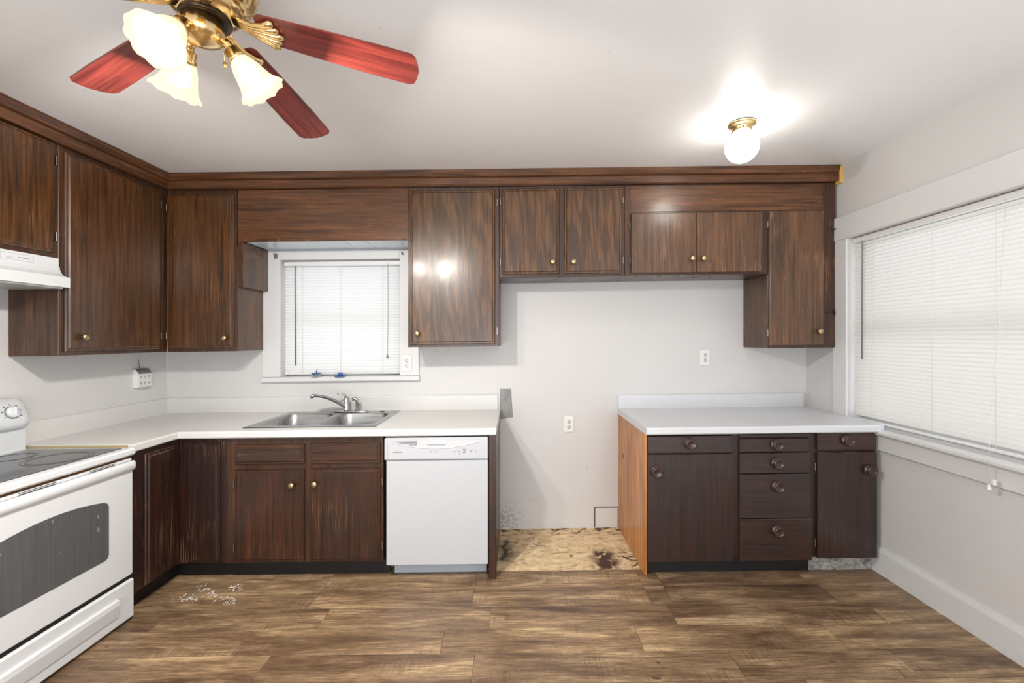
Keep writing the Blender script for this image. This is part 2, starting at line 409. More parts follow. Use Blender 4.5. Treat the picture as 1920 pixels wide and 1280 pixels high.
part(MB(TB(D)).box(a0+.045, a1-.045, -.108, -.104, b0+.05, b1-.045), 'pane', M['glass'], win)
hk = MB(TB(D)); hk.tube([(-1.725,.02,1.985),(-1.725,.045,1.985),(-1.725,.05,1.998)], .005, 6); hk.box(-1.74,-1.715,.02,.024,1.965,2.0,.002)
hk.tube([(-.815,.02,1.985),(-.815,.045,1.985),(-.815,.05,1.998)], .005, 6)
part(hk, 'curtain_hook', M['hinge'], win)
# side window
wf = MB(TR(XR)); e = 1.25
wf.box(SO[1], 2.905, 0, .02, SO[2], SO[3], .003); wf.box(e, SO[0], 0, .02, SO[2], SO[3], .003)
wf.box(e-.02, 2.925, 0, .026, SO[3], 2.125, .004)
win2 = struct(wf, 'window_2', M['trimwhite'])
part(MB(TR(XR)).box(e-.03, 2.62, -.09, .052, SO[2]-.028, SO[2]-.001, .008), 'sill', M['trimwhite'], win2)
part(MB(TR(XR)).box(e, 2.60, 0, .022, .705, SO[2]-.029, .003), 'apron', M['trimwhite'], win2)
s_ = MB(TR(XR)); a0, a1, b0, b1 = SO[0]+.001, SO[1]-.001, SO[2]+.001, SO[3]-.001
for q in ((a0,a0+.05,b0,b1),(a1-.05,a1,b0,b1),(a0+.05,a1-.05,b0,b0+.06),(a0+.05,a1-.05,b1-.05,b1),(a0+.05,a1-.05,1.385,1.43)): s_.box(q[0],q[1],-.125,-.085,q[2],q[3],.004)
part(s_, 'sash', M['trimwhite'], win2)
part(MB(TR(XR)).box(a0+.05, a1-.05, -.108, -.104, b0+.06, b1-.05), 'pane', M['glass'], win2)
hk = MB(TR(XR)); hk.tube([(2.865,.026,2.055),(2.865,.05,2.05),(2.868,.055,2.07)], .004, 6)
part(hk, 'curtain_hook', M['darkmetal'], win2)
# the wall patch in the alcove
part(MB(TB(D)).box(X(1114,D), .733, .0, .002, 0, Z(949.5,D,1136), 0), 'patch_gap', M['slot'], bpy.data.objects['wall_back'], 'dark gap round the patched board')
part(MB(TB(D)).box(X(1116,D), .731, .0, .005, .001, Z(951,D,1136), .001), 'patch_board', M['wall'], bpy.data.objects['wall_back'])

# ------------------------------------------------------------------ cabinets
DOORP = [(0,0),(0,.008),(.004,.013),(.013,.013),(.019,.019)]
def hinge(par, T, u, w0, h=.045):
    m = MB(T); m.box(u-.003, u+.003, .0, .010, w0, w0+h, .001); part(m, 'hinge', M['hinge'], par)
def knob(par, T, u, w_, o=.019, small=True):
    m = MB(T)
    ax = (0, 1, 0)
    if small: m.lathe([(.010,0),(.0075,.007),(.007,.012),(.015,.016),(.018,.021),(.017,.027),(.011,.031),(.001,.032)], (u, o, w_), ax, 16)
    else: m.lathe([(.033,0),(.033,.003),(.029,.006),(.020,.008),(.018,.012),(.024,.017),(.030,.022),(.0305,.027),(.025,.031),(.021,.028),(.001,.027)], (u, o, w_), ax, 20)
    part(m, 'knob', M['oldbrass'] if small else M['knobwood'], par)
def door(par, T, u0, u1, w0, w1, m, name='door', kn=None, hg=None, slab=False, small=True):
    mb = MB(T)
    if slab: mb.box(u0, u1, .0, .019, w0, w1, .003)
    else: mb.frame(u0, u1, w0, w1, DOORP)
    d = part(mb, name, m, par)
    if kn: knob(d, T, kn[0], kn[1], .019, small)
    if hg is not None:
        for z in (w0+.06, w1-.06-.045): hinge(d, T, hg, z)
    return d
YU, YD = 2.885, 2.865
TU = TB(YU); x = lambda p: X(p, YD); z = lambda p, q: Z(p, YD, q)
# over the hood, left wall
XU = -2.275; TLU = TL(XU)
c1 = thing('wall_cabinet', 'short dark wood wall cabinet directly above the white range hood', 'cabinet', (-2.4, 1.83, 1.797))
part(MB().box(XL+.001, XU, 1.455, 2.197, 1.797, 2.361, .002), 'carcass', M['frame'], c1)
door(c1, TLU, 1.84, 2.172, 1.817, 2.357, M['upper_v'], hg=2.182)
door(c1, TLU, 1.475, 1.825, 1.817, 2.357, M['upper_v'])
c2 = thing('wall_cabinet', 'tall dark wood wall cabinet between the range hood and the inside corner', 'cabinet', (-2.4, 2.5, 1.31))
part(MB().box(XL+.001, XU, 2.199, 2.884, 1.312, 2.361, .002), 'carcass', M['frame'], c2)
door(c2, TLU, 2.222, 2.815, 1.332, 2.335, M['upper_v'], kn=(2.30, Z(630,2.28,149)-.004), hg=2.826)
c3 = thing('wall_cabinet', 'narrow tall dark wood wall cabinet in the corner beside the sink window', 'cabinet', (-2.1, 3.05, 1.31))
part(MB(TU).box(-2.274, -1.823, -.314, 0, 1.31, 2.361, .002), 'carcass', M['frame'], c3)
part(MB(TU).box(-1.8225, -1.8185, -.312, -.003, 1.312, 2.0, .001), 'side_panel', M['upper_v'], c3)
door(c3, TU, x(312), x(436), 1.333, 2.332, M['upper_v'], kn=(x(423), z(633,423)), hg=x(312)-.012)
# valance over the window
c4 = thing('window_valance', 'wood valance board spanning above the sink window, with cup hooks along its edge', 'valance', (-1.25, 2.95, 2.02))
part(MB(TU).box(-1.8175, X(765,YU)-.001, -.02, 0, 2.022, 2.361, .002), 'face_board', M['upper_hx'], c4)
sp_ = part(MB(TU).box(-1.80, X(765,YU)-.001, -.314, -.0205, 2.03, 2.04), 'soffit', M['panel_glow'], c4)
for a, b in ((-1.75,-1.14),(-1.10,-1.0),(-.97,-.72)):
    part(MB(TU).box(a, b, -.29, -.05, 2.026, 2.0302, .001), 'diffuser', M['panel_pane'], sp_)
part(MB(TU).box(-1.8175, -1.783, -.314, -.002, 1.728, 2.02, .002), 'side_bracket', M['upper_v'], c4)
def cup_hook(par, T, u, o, w_, down=False):
    m = MB(T); r = .008
    pts = [(u, o, w_+.012), (u, o+.006, w_+.010)] + [(u+r*math.sin(a)*.9, o+.010, w_-r*math.cos(a)) for a in [math.radians(k) for k in (170,120,60,0,-60,-110)]]
    m.tube(pts, .0022, 5); part(m, 'cup_hook', M['oldbrass'], par)
for px in (461, 523, 581, 757): cup_hook(c4, TU, X(px,YU), 0, Z(449,YU,px))
c5 = thing('wall_cabinet', 'single-door dark wood wall cabinet with shiny glare, between sink window and bare wall', 'cabinet', (-.4, 3.05, 1.32))
part(MB(TU).box(X(765,YU), X(936,YU), -.314, 0, 1.322, 2.361, .002), 'carcass', M['frame'], c5)
door(c5, TU, x(768), x(928), 1.338, 2.338, M['upper_w'], kn=(x(783), z(625,783)), hg=x(932))
c6 = thing('wall_cabinet', 'short two-door wall cabinet with figured wood grain above the empty alcove', 'cabinet', (.3, 3.05, 1.77))
part(MB(TU).box(X(936,YU)+.001, X(1171,YU), -.314, 0, 1.768, 2.361, .002), 'carcass', M['frame'], c6)
door(c6, TU, x(942), x(1049), 1.787, 2.343, M['upper_w'], kn=(x(1036), z(491,1036)), hg=x(938))
door(c6, TU, x(1058), x(1167), 1.787, 2.343, M['upper_w'], kn=(x(1075), z(491,1075)), hg=x(1169))
c7 = thing('wall_cabinet', 'worn wall cabinet with two scratched slab doors and a long door, next to side window', 'cabinet', (1.4, 3.05, 1.29))
xa, xb, xc = X(1171,YU)+.001, X(1441,YU), 2.078
part(MB(TU).box(xa, xb, -.314, 0, 1.772, 2.361, .002).box(xb, xc, -.314, 0, 1.287, 2.361, .002), 'carcass', M['frame'], c7)
part(MB(TU).box(x(1183), x(1546), .0, .003, 2.185, 2.352, .001), 'top_panel', M['upper_hx'], c7)
part(MB(TU).box(xb-.004, xb-.0005, -.312, -.004, 1.29, 1.771, .001), 'side_panel', M['upper_v'], c7)
part(MB(TU).box(x(1547), xc-.002, 0, .004, 1.30, 2.352, .001), 'filler_strip', wood('chipped_filler', lin(40,24,14), lin(84,52,32), 'z', .35, .9, wearcol=lin(186,134,84)), c7)
door(c7, TU, x(1184), x(1306.5), 1.786, 2.172, M['upper_worn'], kn=(x(1297), z(485,1297)), hg=x(1182), slab=True)
door(c7, TU, x(1307.5), x(1430), 1.786, 2.172, M['upper_worn'], kn=(x(1318), z(485,1318)), slab=True)
door(c7, TU, x(1444), x(1545), 1.306, 2.176, M['upper_worn'], kn=(x(1535), z(621,1535)), hg=x(1442), slab=True)
for px in (1193, 1237, 1271, 1298, 1331): cup_hook(c7, TU, X(px,2.92), -.05, 1.76)
m = MB(TU); m.tube([(2.02,.004,1.52),(2.04,.012,1.515),(2.06,.012,1.52),(2.07,.012,1.51)], .003, 6); m.box(2.012,2.028,.003,.007,1.51,1.53,.001); m.tube([(2.055,.012,1.545),(2.065,.014,1.53),(2.062,.014,1.50)], .003, 6)
part(m, 'latch', M['darkmetal'], c7)
solo(MB(TU).box(2.0755, 2.0945, .0, .05, 2.345, 2.452, .002), 'wood_block', M['rawwood'], 'small raw yellow wood block wedged between the crown end and the white wall', 'block', (0,0,0))

# ---- lower cabinets, left and back
YB, YBD = 2.545, 2.527
TBL = TB(YB); xl = lambda p: X(p, YBD); zl = lambda p, q: Z(p, YBD, q)
XB = -1.938; TLL = TL(XB); CT = .864; CB = CT-.042
c8 = thing('base_cabinet', 'very dark corner base cabinet with two narrow doors beside the white stove', 'cabinet', (-2.1, 2.7, 0))
mb = MB().box(XL+.001, XB, 2.225, D-.001, .10, CB-.001, .002); mb.box(XB, X(424,YB), YB, D-.001, .10, CB-.001, .002)
part(mb, 'carcass', M['low_dark'], c8)
mb = MB().box(XL+.01, XB-.06, 2.226, D-.01, .0005, .10); mb.box(XB-.06, X(424,YB), YB+.065, D-.01, .0005, .10)
part(mb, 'toe_kick', M['black'], c8)
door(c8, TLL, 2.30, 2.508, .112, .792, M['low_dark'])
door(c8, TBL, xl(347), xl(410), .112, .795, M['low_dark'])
c9 = thing('base_cabinet', 'sink base cabinet with two brass-knobbed doors below two false drawer fronts', 'cabinet', (-1.2, 2.8, 0))
xs0, xs1 = X(424,YB)+.001, X(719,YB)
mb = MB().box(xs0, xs1, YB, YB+.02, .10, CB-.001, .002); mb.box(xs0, xs0+.018, YB+.02, D-.01, .10, CB-.002); mb.box(xs1-.018, xs1, YB+.02, D-.01, .10, CB-.002); mb.box(xs0+.018, xs1-.018, YB+.02, D-.01, .10, .12)
part(mb, 'carcass', M['frame'], c9)
part(MB().box(xs0, X(731.5,2.6), YB+.06, YB+.08, .0005, .085), 'toe_kick', M['black'], c9)
door(c9, TBL, xl(438), xl(569), zl(871,500), zl(833,500), M['low_hx'], 'drawer_front')
door(c9, TBL, xl(579), xl(713), zl(869,650), zl(830,650), M['low_hx'], 'drawer_front')
door(c9, TBL, xl(438), xl(569), .108, zl(881,500), M['low_v'], kn=(xl(549), zl(908,549)), hg=xl(436))
door(c9, TBL, xl(579), xl(713), .108, zl(878,650), M['low_v'], kn=(xl(592), zl(906,592)), hg=xl(716))
solo(MB().box(X(916.5,YBD), X(930,YBD), YBD+.003, D-.001, .0005, CB-.001, .002), 'end_panel', M['low_v'], 'brown wood end panel standing between the dishwasher and the bare alcove', 'panel')

# ---- dishwasher
TD = TB(2.545); xd = lambda p: X(p, 2.52); zd = lambda p: Z(p, 2.52, 818)
c = thing('dishwasher', 'white built-in dishwasher under the counter, between sink cabinet and alcove', 'dishwasher', (X(818,2.55), 2.55, 0))
part(MB(TD).box(xd(722), xd(914), -.55, -.001, .09, .812), 'tub', M['greyplastic'], c)
part(MB(TD).box(xd(732), xd(910), -.08, -.06, .001, .088, .002), 'kick_plate', M['dwkick'], c, 'bluish grey scuffed kick plate')
part(MB(TD).box(xd(723.5), xd(915), 0, .020, zd(1060), zd(863), .004), 'door', M['dishwhite'], c)
cp0, cp1, cz0, cz1 = xd(720.5), xd(915.5), zd(862), zd(820)
cp = part(MB(TD).box(cp0, cp1, 0, .028, cz0, cz1, .006), 'control_panel', M['dishwhite'], c)
# recessed scoop: dark lens shape under a curved lip
def arc(px): u = (px-818)/88.0; return zd(840) + (zd(825.5)-zd(840))*u*u
pl = [(xd(p), zd(825.3)) for p in (730, 906)] ; curve = [(xd(p), arc(p)) for p in range(900, 735, -10)]
part(MB(TD).prism([(a, b) for a, b in pl]+curve, 1, .027, .0285), 'grip_recess', plain('recess_grey', lin(196,197,200), .4), cp)
lip = MB(TD); lip.tube([(xd(p), .0285, arc(p)) for p in range(736, 903, 6)], .0028, 6); part(lip, 'lip', M['enamel'], cp)
part(MB(TD).box(xd(801), xd(835), .027, .036, zd(833), zd(825.8), .003), 'latch_handle', M['enamel'], cp)
for k in range(5):
    p0 = (735, 741, 748, 757, 768)[k]; part(MB(TD).box(xd(p0), xd(782), .0275, .0292, zd(826.6+k*1.6+.8), zd(826.6+k*1.6), 0), 'vent_slat', M['ink'], cp)
def text(par, body, T, u, o, w_, size, m, left=False):
    cu = bpy.data.curves.new('lettering', 'FONT'); cu.body = body; cu.size = size; cu.extrude = .0003
    cu.align_x = 'CENTER'; cu.align_y = 'CENTER'; cu.materials.append(m)
    tmp = bpy.data.objects.new('lettering_curve', cu); COL.objects.link(tmp); dg = bpy.context.evaluated_depsgraph_get()
    me = bpy.data.meshes.new_from_object(tmp.evaluated_get(dg)); bpy.data.objects.remove(tmp)
    ob = bpy.data.objects.new('lettering', me); COL.objects.link(ob); q = T(u, o, w_); q = (q[0], q[1], q[2]+K*q[0])
    ob.parent = par; ob.location = Vector(q)-Vector(ORG[par]); ob.rotation_euler = (R90, 0, 0) if not left else (R90, 0, R90); return ob
text(cp, 'FRIGIDAIRE', TD, xd(745.5), .0284, zd(846.8), .0098, M['ink'])
mk = MB(TD)
for p, q, wd in ((808,846.5,4),(815,846.5,4),(821,846.5,3),(853,846.5,5),(860,846,4),(871,842.5,7),(871,846,5),(870,849,4),(883,846,3),(885,843.5,3),(892,846.5,3)):
    mk.box(xd(p-wd/2), xd(p+wd/2), .0275, .0286, zd(q+.45), zd(q-.45))
mk.lathe([(.0035,0),(.003,.0015)], (xd(862), .028, zd(851)), (0,1,0), 10)
part(mk, 'print_marks', M['ink'], cp)
mk = MB(TD)
for q in ((727,910,859.3,858.9),(727,727.4,859,829)): mk.box(xd(q[0]), xd(q[1]), .0275, .0283, zd(q[2]), zd(q[3]))
mk.box(xd(905.6), xd(906), .0275, .0283, zd(859), zd(829)); part(mk, 'panel_seam', M['greyplastic'], cp)

# ---- counter left (L shaped, hole for the sink)
CF = 2.512; XC = -1.918; XE = X(930, CF); SK = (-1.605, -.826, 2.598, 3.155)
h = .02
ct = thing('countertop', 'cream laminate L-shaped countertop holding the steel sink and running to the stove', 'countertop', (-1.5, 2.85, CB))
mb = MB()
mb.box(XL+.001, XC-h, 2.222, CF+h, CB, CT); mb.box(XL+.001, SK[0]+h, CF+h, D-.001, CB, CT); mb.box(SK[1]-h, XE, CF+h, D-.001, CB, CT)
mb.box(SK[0]+h, SK[1]-h, CF+h, SK[2]+h, CB, CT); mb.box(SK[0]+h, SK[1]-h, SK[3]-h, D-.001, CB, CT)
nose = [(h,0),(.006,0),(0,.006),(0,.034),(.004,.040),(.010,.042),(h,.042)]
mb.prism([(CF+a, CB+b) for a, b in nose], 0, XC-h, XE); mb.prism([(XC-a, CB+b) for a, b in nose], 1, 2.222, CF+h)
part(mb, 'top', M['counter'], ct)
bs = MB(); pr = [(0,0),(.018,0),(.018,.098),(.013,.106),(0,.108)]
bs.prism([(D-.001-a, CT+b) for a, b in pr], 0, XL+.019, XE-.02); bs.prism([(XL+.001+a, CT+b) for a, b in pr], 1, 2.222, D-.001)
part(bs, 'backsplash', M['counter'], ct)
part(MB().box(XL+.02, XC-.03, 2.2212, 2.2222, CB+.01, CT-.004), 'raw_edge', plain('raw_particle_edge', lin(176,160,120), .8), ct, 'tan raw edge beside the stove')
# right counter
CF2 = 2.498; C2 = .858
ct2 = thing('countertop', 'speckled white countertop with backsplash on the black-brown cabinet by the side window', 'countertop', (1.4, 2.85, C2-.042))
mb = MB().box(.735, XR-.001, CF2+h, D-.001, C2-.0425, C2)
mb.prism([(CF2+a, C2-.042+b) for a, b in nose], 0, .735, XR-.035)
part(mb, 'top', M['counter2'], ct2)
part(MB().prism([(D-.001-a, C2+b*.9) for a, b in pr], 0, .735, X(1507,3.18)), 'backsplash', M['counter2'], ct2)
# right base cabinet
c10 = thing('base_cabinet', 'black-brown base cabinet with round wooden knobs and an orange pine side', 'cabinet', (1.4, 2.8, 0))
xr0, xr1 = .752, X(1646,YBD)
CB2 = C2-.047
part(MB().box(xr0, xr1, YB, D-.001, .095, CB2, .002), 'carcass', M['base'], c10)
part(MB().box(.736, xr0-.001, YB-.002, D-.001, .0005, CB2, .002), 'side_panel', M['honey'], c10, 'orange pine side panel with a knot')
part(MB().lathe([(.018,0),(.017,.0012)], (.7365, 3.05, .555), (-1,0,0), 14), 'wood_knot', M['frame'], c10)
part(MB().box(xr0, X(1514,2.59), 2.58, 2.60, .0005, .095, .001), 'toe_kick', M['black'], c10)
part(MB().box(X(1514,2.59)+.001, X(1633,2.59), 2.581, 2.60, .0005, .095, .001), 'toe_board', M['toepeel'], c10, 'peeling whitish toe board')
bd = lambda p0, p1, q0, q1, kn, nm, mt, hg=None: door(c10, TBL, xl(p0), xl(p1), zl(q1,(p0+p1)/2), min(.8145, zl(q0,(p0+p1)/2)), mt, nm, kn=(xl(kn[0]), zl(kn[1],kn[0])) if kn else None, slab=True, small=False, hg=hg)
bd(1215,1374,817,849,(1293,831),'drawer',M['base_h'])
bd(1215,1375,851.5,1053,(1230,884),'door',M['base'])
bd(1387,1524,813,819.5,None,'cutting_board',M['base_h'])
bd(1387,1518,822,847,(1455,834),'drawer',M['base_h'])
bd(1387,1520,849,887,(1456,868),'drawer',M['base_h'])
bd(1387,1521,888.5,971,(1457,912),'drawer',M['base_h'])
bd(1387.5,1523,972.5,1051,(1457,995),'drawer',M['base_h'])
bd(1533,1644,808,843,(1588,825),'drawer',M['base_h'])
bd(1533,1645,847.5,1046,(1630,881),'door',M['base'],hg=xl(1531))

# ------------------------------------------------------------------ sink, faucet, sprayer
def rrect(x0, x1, y0, y1, r, z, n=4):
    pts = []
    for cx, cy, a0 in ((x1-r,y1-r,0),(x0+r,y1-r,90),(x0+r,y0+r,180),(x1-r,y0+r,270)):
        for k in range(n+1):
            a = math.radians(a0+90*k/n); pts.append((cx+r*math.cos(a), cy+r*math.sin(a), z))
    return pts
sk = thing('sink', 'double-bowl stainless steel sink set in the cream countertop below the window', 'sink', (-1.21, 2.87, CT))
mb = MB(); zt = CT+.004
bowls = [(-1.568,-1.236,2.645,3.055),(-1.196,-.862,2.645,3.055)]
ys = [SK[2], 2.645, 3.055, SK[3]]; xs = [SK[0], bowls[0][0], bowls[0][1], bowls[1][0], bowls[1][1], SK[1]]
for i in range(5):
    for j in range(3):
        if j == 1 and i in (1, 3): continue
        mb.add([(xs[i],ys[j],zt),(xs[i+1],ys[j],zt),(xs[i+1],ys[j+1],zt),(xs[i],ys[j+1],zt)], [(0,1,2,3)])
ro = rrect(SK[0], SK[1], SK[2], SK[3], .004, zt); rb = rrect(SK[0]-.004, SK[1]+.004, SK[2]-.004, SK[3]+.004, .006, CT+.0005)
mb.rings([rb, ro], True, (False, False), False)
for a in bowls:   # rounded mouth: fill corners between square and rounded outline, then the walls
    sq = []
    for (xx, yy, zz) in rrect(*a, .06, zt): sq.append((xx, yy, zz))
    cr = [(a[1],a[3]),(a[0],a[3]),(a[0],a[2]),(a[1],a[2])]
    for q in range(4):
        arcp = sq[q*5:q*5+5]
        mb.add([(cr[q][0],cr[q][1],zt)]+arcp, [(0,k+1,k+2) for k in range(4)])
part(mb, 'rim', M['steel'], sk)
for a in bowls:
    mb = MB(); rg = []
    for ins, zz, r in ((0,zt,.06),(.004,zt-.006,.06),(.008,zt-.10,.065),(.014,zt-.15,.07),(.035,zt-.168,.06),(.12,zt-.172,.04)):
        rg.append(rrect(a[0]+ins, a[1]-ins, a[2]+ins, a[3]-ins, r, zz))
    mb.rings(rg, True, (False, True)); bo = part(mb, 'bowl', M['steel'], sk)
    part(MB().lathe([(.042,0),(.042,.003),(.03,.004),(.012,.002)], ((a[0]+a[1])/2, (a[2]+a[3])/2, zt-.172), (0,0,1), 18), 'drain', M['chrome'], bo)
part(MB().lathe([(.017,0),(.016,.002)], (-.94, 3.105, zt), (0,0,1), 16), 'hole_cover', M['gap'], sk)
fx, fy = X(650,3.11), 3.108
fz = zt+.001
fc = thing('faucet', 'chrome single-lever faucet with a long curved spout on the sink deck', 'faucet', (fx, fy, fz))
mb = MB(); mb.rings([[(fx+.03+a*.125*s1, fy+b*.027*s1, fz+hh) for a, b in [(math.cos(t)*(1 if abs(math.cos(t))<.01 else 1), math.sin(t)) for t in [2*math.pi*k/24 for k in range(24)]]] for s1, hh in ((1,0),(1,.006),(.92,.010))])
part(mb, 'escutcheon', M['chrome'], fc)
part(MB().lathe([(.021,.008),(.021,.02),(.0185,.03),(.0185,.07),(.019,.085),(.016,.10),(.010,.108),(.001,.110)], (fx, fy, fz), (0,0,1), 20), 'body', M['chrome'], fc)
tip = (X(588,2.95), 2.95, Z(741,2.95,588))
sp = []
for k in range(13):
    t = k/12.0; sp.append((fx+(tip[0]-fx)*t, fy+(tip[1]-fy)*t, fz+.028+(tip[2]-fz-.028)*(1.75*t-.75*t*t) ))
sp.append((tip[0]-.006, tip[1]-.006, tip[2]-.006))
mb = MB(); mb.tube(sp, [.0125]*6+[.0115]*7+[.011], 12)
spo = part(mb, 'spout', M['chrome'], fc)
part(MB().lathe([(.012,.0),(.0125,-.004),(.0125,-.020),(.010,-.022)], (tip[0]-.007, tip[1]-.007, tip[2]+.004), (0,0,1), 14), 'aerator', M['chrome'], spo)
mb = MB(); mb.tube([(fx,fy,fz+.100),(fx-.008,fy-.006,fz+.118),(fx-.028,fy-.018,fz+.128),(fx-.052,fy-.035,fz+.131)], [.012,.009,.0065,.006], 10)
part(mb, 'lever', M['chrome'], fc)
sx, sy = X(670,3.11), 3.108
sv = thing('spray_head', 'small chrome side sprayer standing beside the faucet on the sink deck', 'sprayer', (sx, sy, fz+.0105))
fz2 = fz+.0105
part(MB().lathe([(.018,0),(.017,.006),(.012,.010),(.011,.03)], (sx,sy,fz2), (0,0,1), 16), 'holder', M['chrome'], sv)
mb = MB(); mb.tube([(sx,sy,fz2+.025),(sx+.003,sy,fz2+.05),(sx+.001,sy-.003,fz2+.074),(sx-.01,sy-.010,fz2+.084),(sx-.028,sy-.02,fz2+.080)], [.0095,.012,.013,.0125,.011], 12)
part(mb, 'nozzle', M['chrome'], sv)

# ------------------------------------------------------------------ stove
XS = -1.908; y0, y1 = 1.452, 2.212; TS = TL(XS); st_t = .851
st = thing('stove', 'white electric range with black glass cooktop and an oven window, against the side wall', 'stove', (-2.2, 1.83, 0))
part(MB().box(XL+.02, XS-.03, y0+.004, y1-.004, .0005, .812, .003), 'body', M['enamel'], st)
part(MB().box(XL+.02, XS+.012, y0, y1, .816, st_t, .008), 'cooktop_frame', M['enamel'], st)
gl = part(MB().box(XL+.115, XS-.036, y0+.028, y1-.028, st_t-.002, st_t+.0025, .001), 'glass_top', M['cooktop'], st)
ringm = plain('burner_ring_print', lin(24,24,26), .25)
for bx, by, br in ((-2.075, 2.005, .118), (-2.075, 1.65, .09), (-2.31, 2.03, .08), (-2.31, 1.64, .11)):
    mb = MB()
    for r in (br, br*.86):
        n = 40; mb.rings([[(bx+math.cos(2*math.pi*k/n)*q, by+math.sin(2*math.pi*k/n)*q, st_t+hh) for k in range(n)] for q, hh in ((r-.003,.0024),(r-.003,.0031),(r+.003,.0031),(r+.003,.0024))], True, (False, False), False)
    part(mb, 'burner_ring', ringm, gl)
part(MB().box(XS-.03, XS-.012, y0+.01, y1-.01, .775, .8155), 'gap_strip', plain('gap_wood_reflection', lin(96,64,30), .4), st, 'strip in the gap below the cooktop, browned like reflected wood')  # brown colour imitates wood reflected in the dark gap
# oven door: slab, curved window, top trim with vents and handle
dz0, dz1 = .222, .788
od = part(MB(TS).box(y0+.002, y1-.004, -.03, 0.0, dz0, dz1, .008), 'oven_door', M['enamel'], st)
wy0, wy1, wz0, wz1 = y0+.135, 2.072, .362, .628
poly = []
n = 20
for k in range(n+1):
    t = k/n; yy = wy0+(wy1-wy0)*t; poly.append((yy, wz1+.032*(1-(2*t-1)**2)))
poly = [(wy0, wz0+.02), (wy0+.006, wz0+.006), (wy0+.02, wz0), (wy1-.02, wz0), (wy1-.006, wz0+.006), (wy1, wz0+.02)] + [(wy1, wz1-.022), (wy1-.005, wz1-.006)] + poly[::-1][1:-1] + [(wy0+.005, wz1-.006), (wy0, wz1-.022)]
mb = MB(TS)
mb.v = []; mb.prism([(a, b) for a, b in poly], 1, -.002, .0015); part(mb, 'oven_window', M['ovenglass'], od)
hb = MB(TS); hp = [(0,.738),(.008,.742),(.014,.750),(.017,.762),(.016,.775),(.011,.785),(.005,.789),(0,.789)]
hb.rings([[(yy, o*k_, .764+(w_-.764)*(.8+.2*k_)) for o, w_ in hp] for yy, k_ in ((y0+.004,.85),(y0+.012,1),(y1-.014,1),(y1-.006,.85))], True, (True, True), True)
hd = part(hb, 'door_handle', M['enamel'], od)
vt = part(MB(TS).box(y0+.01, y1-.012, -.026, -.003, .788, .802, .002), 'vent_trim', M['enamel'], od)
for ya, yb in ((1.985,2.105),(1.70,1.84),(1.50,1.6)):
    part(MB(TS).box(ya, yb, -.024, -.0022, .7905, .7930), 'vent_slot', M['gap'], vt); part(MB(TS).box(ya, yb, -.024, -.0022, .7965, .7990), 'vent_slot', M['gap'], vt)
mb = MB(TS); mb.box(y0+.002, y1-.002, -.03, .004, .012, .205, .008)
dr = part(mb, 'storage_drawer', M['enamel'], st)
mb = MB(TS); mb.prism([(.004,.150),(.004,.060),(.010,.066),(.020,.125),(.018,.146)], 0, y0+.10, y1-.10); part(mb, 'drawer_grip', M['enamel'], dr)
part(MB(TS).box(y0+.004, y1-.006, -.03, -.008, .205, .222), 'drawer_gap', M['gap'], st)
# backguard
mb = MB(); mb.box(XL+.021, XL+.085, y0+.003, y1-.006, st_t-.003, .985, .004); part(mb, 'riser', M['enamel'], st)
bg = MB(); pf = [(XL+.02,.955),(XL+.07,.950),(XL+.100,.962),(XL+.108,.985),(XL+.100,1.02),(XL+.078,1.085),(XL+.062,1.103),(XL+.045,1.108),(XL+.02,1.108)]
def bgring(yy, k): 
    cz = 1.03; cxx = XL+.055; return [(cxx+(a-cxx)*(1 if a <= XL+.021 else k), yy, cz+(b-cz)*k) for a, b in pf]
bg.rings([bgring(y0+.002,.72), bgring(y0+.012,.9), bgring(y0+.035,1), bgring(y1-.035,1), bgring(y1-.010,.9), bgring(y1+.0,.72)])
ctl = part(bg, 'control_panel', M['enamel'], st)
for yy in (2.135, 2.04, 1.62, 1.525):
    ax = Vector((.95, 0, .31)); cc = (XL+.092, yy, 1.043)
    kb = part(MB().lathe([(.029,-.004),(.028,.012),(.025,.018),(.001,.019)], cc, ax, 22), 'knob', M['enamel'], ctl)
    g = MB(); q = Vector(cc)+ax*.018; g.box(q.x-.004, q.x+.008, yy-.005, yy+.005, q.z-.024, q.z+.024, .003); part(g, 'knob_grip', M['enamel'], kb)
    part(MB().lathe([(.032,-.003),(.0315,.0035)], cc, ax, 22), 'dial_ring', M['greyplastic'], ctl)
    mk = MB(); 
    for q in range(7):
        a = math.radians(-120+40*q); v = Vector(cc)+Vector((-.31,0,.95))*(.040*math.cos(a))+Vector((0,1,0))*(.040*math.sin(a))
        mk.box(v.x-.004, v.x+.0022, v.y-.003, v.y+.003, v.z-.0022, v.z+.0022)
    part(mk, 'print_marks', M['ink'], ctl)
# hood
hdn = thing('range_hood', 'white under-cabinet range hood above the stove, grimy underneath', 'range hood', (-2.4, 1.83, 1.65))
hy0, hy1 = 1.452, 2.205
mb = MB(); pf = [(XL+.002,1.652),(-2.222,1.650),(-2.222,1.700)]
for k in range(6):
    a = math.radians(90*k/5); pf.append((-2.222-.053*math.sin(a)-.0, 1.700+.055*(1-math.cos(a))))
pf += [(-2.275,1.7955),(XL+.002,1.7955)]
mb.prism(pf, 1, hy0, hy1); hs = part(mb, 'shell', M['enamel'], hdn)
part(MB().box(XL+.03, -2.235, hy0+.02, hy1-.02, 1.642, 1.6515, .002), 'filter_panel', plain('greasy_grey_paint', lin(176,180,178), .4), hdn, 'grey greasy underside panel')
mk = MB(TL(-2.275))
mk.box(2.02,2.075,-.001,.0008,1.768,1.7705)
for yy, wd in ((1.985,.02),(2.0,.006)): mk.box(yy-wd/2, yy+wd/2, -.001, .0008, 1.764, 1.7655)
